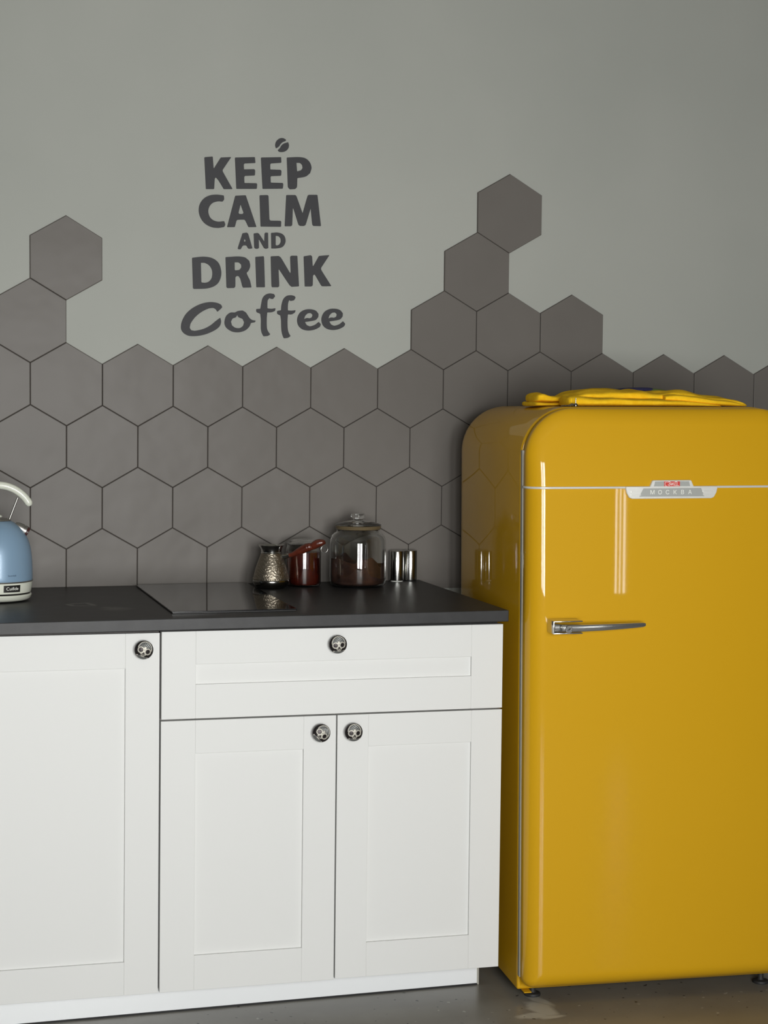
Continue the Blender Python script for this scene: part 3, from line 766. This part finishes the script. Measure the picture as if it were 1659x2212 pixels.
# feet and hinge plate
for (x, y) in ((.042, .016), (.042, .52), (.615, .016), (.615, .52)):
    bm = bmesh.new(); low = .0005 - .0087 * x + .0002
    lathe(bm, [(.019, low), (.0195, low + .003), (.018, low + .006), (.009, low + .008), (.007, low + .012), (.007, FR_BOT - .0002)], x, y, 32)
    finish('foot', bm, M['rubber'], fridge, angle=40)
bm = bmesh.new(); box(bm, .012, .030, -.018, .02, .0168, .0193, .0005)
o = finish('hinge_plate', bm, M['yellow'], fridge, smooth=False)

# small chrome hook lying on the top front edge
hm = FM @ Matrix.Translation((.112, .020, FR_TOP))
hook = empty('metal_hook'); hook.matrix_world = hm
tag(hook, 'small chrome screw hook on top of the refrigerator in front of the yellow cloth', 'hook')
bm = bmesh.new()
tube(bm, [(-.008, 0, .0022), (.014, 0, .0030)], .0012, 10)
tube(bm, [(.014, 0, .0040), (.0195, 0, .0040)], .0036, 14); tube(bm, [(.0205, 0, .0040), (.0225, 0, .0040)], .0028, 14)
finish('shank', bm, M['steel_dark'], hook, angle=40)
bm = bmesh.new(); lathe(bm, [(.0001, .0002), (.0045, .0004), (.0052, .003), (.0045, .0062), (.0025, .0078), (.0001, .0082)], .0265, 0, 20)
finish('ball', bm, M['steel_dark'], hook, angle=60)
bm = bmesh.new(); tube(bm, [(.0265, 0, .0075), (.0268, 0, .0200)], .0014, 10)
finish('pin', bm, M['steel_dark'], hook, angle=40)

# ------------------------------------------------------------------ yellow cloth on the refrigerator
def layer(bm, st, n=22, mi=0, sub_n=10, amp=.0024, e=.62):
    """st: (x, y0, y1, z0, z1) stations; rounded fold section, lumpy"""
    S = []
    for i in range(len(st) - 1):
        p0 = st[max(i - 1, 0)]; p1 = st[i]; p2 = st[i + 1]; p3 = st[min(i + 2, len(st) - 1)]
        for k in range(sub_n):
            t = k / sub_n
            S.append([.5 * (2 * b + (c - a) * t + (2 * a - 5 * b + 4 * c - d) * t * t + (-a + 3 * b - 3 * c + d) * t ** 3) for a, b, c, d in zip(p0, p1, p2, p3)])
    S.append(list(st[-1])); rings = []
    for (x, y0, y1, z0, z1) in S:
        yc, zc, yh, zh = (y0 + y1) / 2, (z0 + z1) / 2, abs(y1 - y0) / 2, max(.0004, (z1 - z0) / 2); r = []
        for k in range(n * 2):
            t = math.pi * k / n; c, s = math.cos(t), math.sin(t)
            p = Vector((x, yc + yh * math.copysign(abs(c) ** e, c), zc + zh * math.copysign(abs(s) ** e, s)))
            if s > -.2:
                p.z += amp * min(1, zh / .006) * pnoise(Vector((x * 22, p.y * 30, p.z * 40))) * (s + .2)
                p.y += amp * 1.2 * pnoise(Vector((x * 16 + 9, p.y * 12, p.z * 60)))
            p.z = max(p.z, .0006)
            r.append(p)
        rings.append(r)
    k0 = len(bm.faces)
    loft(bm, rings)
    bm.faces.ensure_lookup_table()
    for f in bm.faces[k0:]: f.material_index = mi
cloth = empty('folded_cloth'); cloth.matrix_world = FM @ Matrix.Translation((.33, .17, FR_TOP))
tag(cloth, 'soft yellow cloth folded in a loose heap on top of the yellow refrigerator', 'cloth')
bm = bmesh.new()
def sh(st): return [(x - .33, a - .17, b - .17, c, d) for x, a, b, c, d in st]
layer(bm, sh([(.082, .17, .27, .002, .009), (.088, .155, .285, .0004, .0115), (.12, .15, .29, .0003, .0100), (.20, .14, .29, .0003, .0115), (.30, .14, .29, .0003, .012)]))
layer(bm, sh([(.088, .18, .26, .012, .024), (.092, .165, .275, .0105, .031), (.105, .16, .28, .0100, .0335), (.118, .155, .285, .0098, .0285), (.135, .15, .29, .0098, .0255), (.19, .15, .29, .010, .0265), (.24, .15, .29, .01, .028)]))
layer(bm, sh([(.130, .060, .10, .004, .018), (.133, .048, .13, .0012, .0225), (.145, .042, .15, .0005, .0245), (.20, .040, .16, .0004, .0215), (.27, .040, .16, .0004, .0205), (.34, .042, .16, .0004, .0185), (.40, .045, .16, .0004, .0165), (.46, .050, .15, .0003, .0115), (.505, .058, .13, .0002, .0060), (.52, .07, .11, .0002, .0015)]))
layer(bm, sh([(.145, .11, .22, .010, .024), (.165, .09, .26, .0080, .0325), (.20, .085, .29, .0060, .0390), (.26, .08, .30, .006, .0415), (.32, .08, .30, .006, .0408), (.355, .08, .30, .006, .0355), (.385, .08, .30, .006, .0370), (.41, .075, .30, .005, .0405), (.435, .08, .30, .004, .0400), (.46, .08, .29, .003, .0350), (.50, .075, .27, .0015, .0275), (.535, .07, .25, .0008, .0230), (.558, .068, .22, .0004, .0190), (.575, .07, .19, .0003, .0120), (.588, .08, .16, .0003, .0045), (.592, .10, .14, .0003, .0015)]), amp=.0052)
layer(bm, sh([(.375, .060, .12, .0150, .0270), (.40, .056, .13, .0130, .0290), (.45, .054, .13, .0085, .0250), (.50, .056, .13, .0035, .0190), (.54, .058, .13, .0010, .0145), (.572, .062, .12, .0004, .0070), (.582, .07, .11, .0003, .0020)]), amp=.0022)
finish('cloth', bm, M['towel'], cloth, angle=75)
bm = bmesh.new()
layer(bm, sh([(.325, .245, .285, .034, .0415), (.34, .24, .29, .034, .0460), (.395, .24, .29, .034, .0475), (.410, .24, .29, .034, .0465)]), mi=0, amp=.0005)
layer(bm, sh([(.405, .24, .29, .034, .0462), (.43, .24, .29, .034, .0440), (.445, .245, .285, .034, .0415)]), mi=1, amp=.0005)
o = finish('woven_border', bm, None, cloth, mats=[M['navy'], M['green']], angle=75); o['label'] = 'navy and green border showing at the back of the cloth'

# ------------------------------------------------------------------ coffee pot (cezve)
def zt(x): return ztop(x) + .0003
cx, cy = .3685, -.1340; z0 = zt(cx)
pot = empty('coffee_pot', (cx, cy, z0)); tag(pot, 'small engraved metal coffee pot with a long wooden handle, beside the red jar', 'coffee pot')
k = .00032
bm = bmesh.new()
lathe(bm, [(.030, 0), (.0340, .0006), (.0395, .0040), (.0445, .0100), (.0468, .0160), (.0470, .0205), (.0462, .0222)], seg=72, cap1=True)
finish('base', bm, M['steel_dark'], pot, angle=40)
bm = bmesh.new()
lathe(bm, [(.0455, .0222), (.0458, .0236), (.0472, .0240), (.0472, .0262), (.0458, .0270), (.0452, .030), (.0430, .040), (.0400, .052), (.0360, .064), (.0320, .0745), (.0288, .0830), (.0262, .0905)], seg=72, cap0=False, cap1=False)
finish('engraved_body', bm, M['pot'], pot, angle=40)
bm = bmesh.new()
lathe(bm, [(.0262, .0895), (.0268, .0900), (.0270, .0915), (.0258, .0930), (.0262, .0985), (.0290, .1050), (.0318, .1095), (.0322, .1108), (.0315, .1116), (.0300, .1108), (.0270, .1050), (.0245, .0985), (.0240, .080), (.0300, .05), (.0001, .045)], seg=72, cap0=False, cap1=False)
finish('neck', bm, M['steel'], pot, angle=40)
# handle direction: to the right and a bit up
hs = Vector((.0285, -.012, .0815)); he = Vector((.1215, -.052, .1070))
dirv = (he - hs).normalized()
bm = bmesh.new(); L = (he - hs).length
def along(t, up=0): return hs + dirv * (L * t) + Vector((0, 0, up))
tube(bm, [along(-.07), along(0), along(.09), along(.15), along(.152)], [.0062, .0064, .0060, .0062, .0050], 20)
finish('ferrule', bm, M['steel'], pot, angle=40)
bm = bmesh.new()
path = [along(.15), along(.17), along(.26, .0005), along(.38, .0035), (along(.50, .0065)), along(.58, .0085), along(.615, .0095), along(.64, .010), along(.67, .0095), along(.70, .009), along(.73, .0085), along(.78, .010), along(.87, .013), along(.95, .0135), along(1.02, .012), along(1.06, .009), along(1.075, .007)]
rad = [.0048, .0052, .0060, .0086, .0104, .0108, .0112, .0098, .0110, .0100, .0085, .0098, .0110, .0100, .0082, .0050, .0015]
P = smooth_path(path, 4); Rr = []
for i in range(len(P)):
    f = i / 4; a = int(min(f, len(rad) - 1)); b = min(a + 1, len(rad) - 1); Rr.append(rad[a] + (rad[b] - rad[a]) * (f - a))
tube(bm, P, Rr, 24)
finish('handle', bm, M['wood'], pot, angle=60)
rc = along(1.02, -.0045) + Vector((.003, -.004, 0)); bm = bmesh.new()
tube(bm, [rc + Vector((.0088 * math.cos(t), 0, .0088 * math.sin(t))) for t in [2 * math.pi * i / 32 for i in range(32)]], .0006, 8, closed=True)
finish('ring', bm, M['steel'], pot, angle=60)

# ------------------------------------------------------------------ jars
def glass_shell(bm, outer, th):
    inner = []
    n = len(outer)
    for i, (r, z) in enumerate(outer):
        a = outer[max(i - 1, 0)]; b = outer[min(i + 1, n - 1)]
        tx, tz = b[0] - a[0], b[1] - a[1]; l = math.hypot(tx, tz) or 1
        nx, nz = -tz / l, tx / l
        inner.append((max(.0005, r + nx * th), z + nz * th))
    prof = [(0, outer[0][1])] + outer + [((outer[-1][0] + inner[-1][0]) / 2, outer[-1][1] + th * .4)] + inner[::-1] + [(0, inner[0][1])]
    lathe(bm, prof, seg=72, cap0=False, cap1=False)
# red jar
cx, cy = .4630, -.0930; z0 = zt(cx)
jar = empty('glass_jar', (cx, cy, z0)); tag(jar, 'small lidded glass jar filled with dark red preserve, behind the pot handle', 'jar')
bm = bmesh.new(); glass_shell(bm, [(.038, 0), (.0430, .0012), (.0453, .005), (.0457, .010), (.0457, .092), (.0450, .098), (.0425, .103), (.0425, .108)], .0022)
finish('jar_glass', bm, M['glass'], jar, angle=40)
bm = bmesh.new(); lathe(bm, [(0, .0045), (.0390, .0045), (.0426, .009), (.0429, .020), (.0429, .0885), (.030, .0895), (0, .0893)], seg=64)
finish('red_contents', bm, M['honey'], jar, angle=40)
bm = bmesh.new(); lathe(bm, [(0, .1085), (.030, .1085), (.0430, .1088), (.0450, .1100), (.0450, .1130), (.0400, .1160), (.030, .1200), (.015, .1222), (0, .1226)], seg=64)
finish('lid', bm, M['glass'], jar, angle=40)
# large coffee jar
cx, cy = .6005, -.1270; z0 = zt(cx)
jar = empty('glass_jar', (cx, cy, z0)); tag(jar, 'large round glass jar half full of brown coffee powder, with knobbed glass lid', 'jar')
bm = bmesh.new(); glass_shell(bm, [(.058, 0), (.0665, .0012), (.0715, .006), (.0728, .013), (.0732, .03), (.0732, .110), (.0722, .122), (.0685, .132), (.0615, .139), (.0570, .1415), (.0560, .1440), (.0575, .1480)], .0026)
finish('jar_glass', bm, M['glass'], jar, angle=40)
bm = bmesh.new(); seg = 72; rings = []
prof = [(.056, .0050), (.0655, .0085), (.0698, .016), (.0700, .03)]
HT = ((-1, .078), (-.7, .068), (-.5, .071), (-.3, .079), (0, .084), (.2, .074), (.38, .0585), (.5, .056), (.7, .064), (.85, .062), (1, .057))
def ctop(r, t):
    u = math.cos(t - .26)
    for (a, ha), (b, hb_) in zip(HT, HT[1:]):
        if u <= b + 1e-9:
            k = (u - a) / (b - a); k = k * k * (3 - 2 * k); hh = ha + (hb_ - ha) * k; break
    w = min(1, r / .066) ** 3
    return (.066 * (1 - w) + hh * w) - .004 + .004 * pnoise(Vector((r * math.cos(t) * 60, r * math.sin(t) * 60, 3.3)))
R0 = [[bm.verts.new((r * math.cos(2 * math.pi * i / seg), r * math.sin(2 * math.pi * i / seg), z)) for i in range(seg)] for r, z in prof]
for r in (.0700, .066, .058, .046, .032, .016):
    R0.append([bm.verts.new((r * math.cos(2 * math.pi * i / seg), r * math.sin(2 * math.pi * i / seg), ctop(r, 2 * math.pi * i / seg))) for i in range(seg)])
for a, b in zip(R0, R0[1:]):
    for i in range(seg): bm.faces.new((a[i], a[(i + 1) % seg], b[(i + 1) % seg], b[i]))
bm.faces.new(R0[0]); bm.faces.new(R0[-1])
o = finish('coffee_powder', bm, M['coffee'], jar, angle=70)
bm = bmesh.new(); lathe(bm, [(.0520, .1482), (.0575, .1486), (.0592, .1500), (.0580, .1520), (.0598, .1540), (.0602, .1560), (.0585, .1578), (.054, .1580), (.052, .1530)], seg=64, cap0=False, cap1=False)
lid_seal = finish('lid_seal', bm, M['amber'], jar, angle=40); lid_seal['label'] = 'amber sealing ring under the lid'
bm = bmesh.new(); lathe(bm, [(0, .1584), (.052, .1584), (.0600, .1588), (.0608, .1600), (.0600, .1612), (.052, .1640), (.036, .1685), (.018, .1712), (.0135, .1725), (.0128, .1750), (.0165, .1775), (.0182, .1800), (.0186, .1850), (.0170, .1885), (.010, .1900), (0, .1902)], seg=64)
finish('lid', bm, M['glass'], jar, angle=40)

# ------------------------------------------------------------------ two steel shakers
def shaker_pot(cx, cy, label, ring=False):
    r = empty('shaker', (cx, cy, zt(cx))); tag(r, label, 'shaker', 'steel shakers beside the large jar')
    bm = bmesh.new(); lathe(bm, [(.0165, .0002), (.0168, .0022)] , seg=48)
    o = finish('base_ring', bm, M['offwhite'] if ring else M['black'], r, angle=40); o['label'] = 'white plastic base' if ring else 'black base'
    bm = bmesh.new(); lathe(bm, [(.0170, .0024), (.0190, .0030), (.0192, .0045), (.0192, .0800), (.0186, .0818), (.0160, .0826), (0, .0828)], seg=64)
    finish('body', bm, M['steel'], r, angle=40)
    bm = bmesh.new(); 
    for t in range(5):
        a = 2 * math.pi * t / 5; lathe(bm, [(.0010, .08285), (.0010, .0830)], .006 * math.cos(a), .006 * math.sin(a), 10)
    finish('pour_holes', bm, M['black'], r, smooth=False)
    return r
shaker_pot(.7340, -.0330, 'left one of two polished steel shakers on the worktop, with a white base rim', True)
shaker_pot(.7735, -.0230, 'right one of two polished steel shakers, nearest the refrigerator')

# ------------------------------------------------------------------ kettle
kx, ky = -.333, -.280; kz = zt(kx)
ket = empty('kettle', (kx, ky, kz)); tag(ket, 'pale blue dome kettle with cream handle and base, cut off at the left edge', 'kettle')
def KZ(z): return z - kz
bm = bmesh.new(); lathe(bm, [(.070, .0030), (.0760, .0040), (.0815, .0090), (.0835, .0150), (.0825, .0178), (.0800, .0185), (.078, .0165), (.070, .0165)], seg=72)
finish('power_base', bm, M['ivory'], ket, angle=35)
bm = bmesh.new()
bm.free()
for a in (-60, 60, 180):
    bm = bmesh.new(); t = math.radians(a - 30); lathe(bm, [(.007, 0), (.007, .0032)], .060 * math.cos(t), .060 * math.sin(t), 16)
    finish('rubber_foot', bm, M['rubber'], ket, smooth=False)
bm = bmesh.new(); lathe(bm, [(.075, .0166), (.0775, .0166), (.0785, .0195), (.077, .0215)], seg=64)
finish('connector', bm, M['black'], ket, angle=30)
bm = bmesh.new(); lathe(bm, [(.076, .0216), (.0815, .0222), (.0835, .0300), (.0850, .0400), (.0858, .0462), (.0845, .0472), (.080, .0474)], seg=72)
band = finish('base_band', bm, M['ivory'], ket, angle=35)
bm = bmesh.new(); lathe(bm, [(.082, .0474), (.0866, .0478), (.0872, .0490), (.0866, .0502), (.083, .0504)], seg=72)
finish('chrome_rim', bm, M['chrome_dull'], ket, angle=30)
bm = bmesh.new()
prof = [(.0850, .0504), (.0856, .056), (.0855, .070), (.0848, .092), (.0830, .112), (.0800, .130), (.0750, .146), (.0680, .1600), (.0600, .1715), (.0510, .1800), (.0420, .1865), (.0340, .1905)]
pp = smooth_path([(r, 0, z) for r, z in prof], 4)
lathe(bm, [(p.x, p.z) for p in pp], seg=96)
finish('body', bm, M['blue'], ket, angle=50)
bm = bmesh.new(); lathe(bm, [(.0335, .1906), (.0345, .1912), (.0330, .1940), (.0250, .1965), (.010, .1975), (0, .1976)], seg=64)
finish('lid', bm, M['chrome_dull'], ket, angle=30)
bm = bmesh.new(); lathe(bm, [(.0050, .1976), (.0055, .1985), (.0130, .1990), (.0145, .2010), (.0120, .2040), (.006, .2058), (0, .2060)], seg=32)
finish('lid_knob', bm, M['ivory'], ket, angle=40)
# spout: short chrome stub pointing up to the right
bm = bmesh.new(); a = Vector((.0535, -.004, .1740)); dv = Vector((.86, 0, -.50)).normalized()
stp = [(-.012, .0080), (-.006, .0108), (0, .0120), (.0060, .0126), (.0085, .0126), (.0089, .0114), (.0115, .0114), (.0119, .0128), (.0175, .0128), (.0180, .0122)]
tube(bm, [a + dv * s for s, r in stp], [r for s, r in stp], 28)
finish('spout', bm, M['chrome_dull'], ket, angle=30)
bm = bmesh.new(); tube(bm, [a + dv * .0180, a + dv * .0235, a + dv * .0245], [.0125, .0122, .009], 28)
o = finish('spout_lip', bm, mat('spout_lip_red', (.05, .015, .014), .35), ket, angle=30); o['label'] = 'dark red lip of the spout'
arc = [(.0790, 0, .2255), (.0740, 0, .2365), (.0610, 0, .2520), (.0400, 0, .2665), (.0150, 0, .2745), (-.0150, 0, .2745), (-.0400, 0, .2665), (-.0610, 0, .2520), (-.0740, 0, .2365), (-.0790, 0, .2255)]
P = smooth_path(arc, 6); n = len(P)
bm = bmesh.new(); rr = []
for i in range(n):
    e = min(i, n - 1 - i); rr.append(.0088 * (.35 + .65 * math.sqrt(min(1, (e + .15) / 4))) if e < 4 else .0093)
tube(bm, P, rr, 24)
finish('handle', bm, M['ivory'], ket, angle=60)
for s in (1, -1):
    bm = bmesh.new(); tube(bm, [(s * .0500, -.004, .2455), (s * .0300, -.004, .1925)], .0026, 16)
    tube(bm, [(s * .0302, -.004, .1935), (s * .0290, -.004, .1905)], .0042, 16)
    finish('handle_rod', bm, M['chrome_dull'], ket, angle=40)
# badge plate on the base band, wrapped round it
ba0, ba1 = math.radians(-81.5), math.radians(-53)
bm = bmesh.new(); na = 14; rows = []
for j, (z, ro) in enumerate(((.0268, .0842), (.0268, .0852), (.0432, .0866), (.0432, .0852))):
    rows.append([bm.verts.new((ro * math.cos(ba0 + (ba1 - ba0) * i / na), ro * math.sin(ba0 + (ba1 - ba0) * i / na), z)) for i in range(na + 1)])
for a_, b_ in zip(rows, rows[1:]):
    for i in range(na): bm.faces.new((a_[i], a_[i + 1], b_[i + 1], b_[i]))
for i in (0, na): bm.faces.new([r[i] for r in rows])
pl = finish('badge', bm, M['black'], ket, smooth=False); pl['label'] = 'small black name plate on the cream band'
def wrap_text(body, size, ang, z, rad, lean, material, name, parent):
    me = text_mesh(body, size, .0002)
    for v in me.vertices:
        t = ang + v.co.x / rad; rr_ = rad + v.co.z + .0004 + v.co.y * lean
        v.co = Vector((rr_ * math.cos(t), rr_ * math.sin(t), z + v.co.y))
    return mesh_obj(name, me, material, parent)
wrap_text('Cuifide', .0110, (ba0 + ba1) / 2, .0350, .0861, .085, M['offwhite'], 'lettering', pl)
wrap_text('Sauenbak', .0058, math.radians(-68), .0660, .0860, 0, M['blue_text'], 'faint_lettering', ket)

# ------------------------------------------------------------------ light: daylight through the windows behind the camera, and a weak lamp in the added slot
POW = 1.0
for i, (a, b, z0, z1) in enumerate(WINS_AND_SLOT):
    ld = bpy.data.lights.new('window_and_slot_light_%d' % (i + 1), 'AREA'); ld.shape = 'RECTANGLE'
    ld.size = b - a; ld.size_y = z1 - z0
    ld.energy = (52.0, 61.5, 2.2)[i] * POW
    ld.color = (1.0, 1.0, .98); ld.spread = math.radians(115)
    lo = bpy.data.objects.new('window_and_slot_light_%d' % (i + 1), ld); COL.objects.link(lo)
    lo.location = ((a + b) / 2, YR - .14, (z0 + z1) / 2)
    lo.rotation_euler = (math.radians(90), 0, math.radians(0))
w = bpy.data.worlds.new('World'); sc.world = w; w.use_nodes = True
w.node_tree.nodes['Background'].inputs[0].default_value = (.75, .85, 1, 1)
w.node_tree.nodes['Background'].inputs[1].default_value = 1.0

# ------------------------------------------------------------------ camera
cam = bpy.data.cameras.new('camera'); co = bpy.data.objects.new('camera', cam); COL.objects.link(co)
RM = Matrix(((0.9657904469732399, 0.0012735555774889499, -0.2593206327915706), (-0.25909981151869843, 0.046288763641676195, -0.9647407102592385), (0.010774980566317613, 0.9989272888537564, 0.04503522373741908)))
co.matrix_world = Matrix.Translation((-0.5801042837, -4.57185777804, 1.38687447)) @ RM.to_4x4()
cam.sensor_fit = 'VERTICAL'; cam.sensor_height = 24.0
cam.lens = 3821.1022 / 2212 * 24.0
cam.shift_x = 43.543163 / 2212; cam.shift_y = -60.417078 / 2212
cam.clip_start = .05
sc.camera = co
sc.view_settings.view_transform = 'Standard'; sc.view_settings.look = 'None'
sc.view_settings.gamma = 1; sc.view_settings.use_curve_mapping = False
sc.view_settings.exposure = 0.0
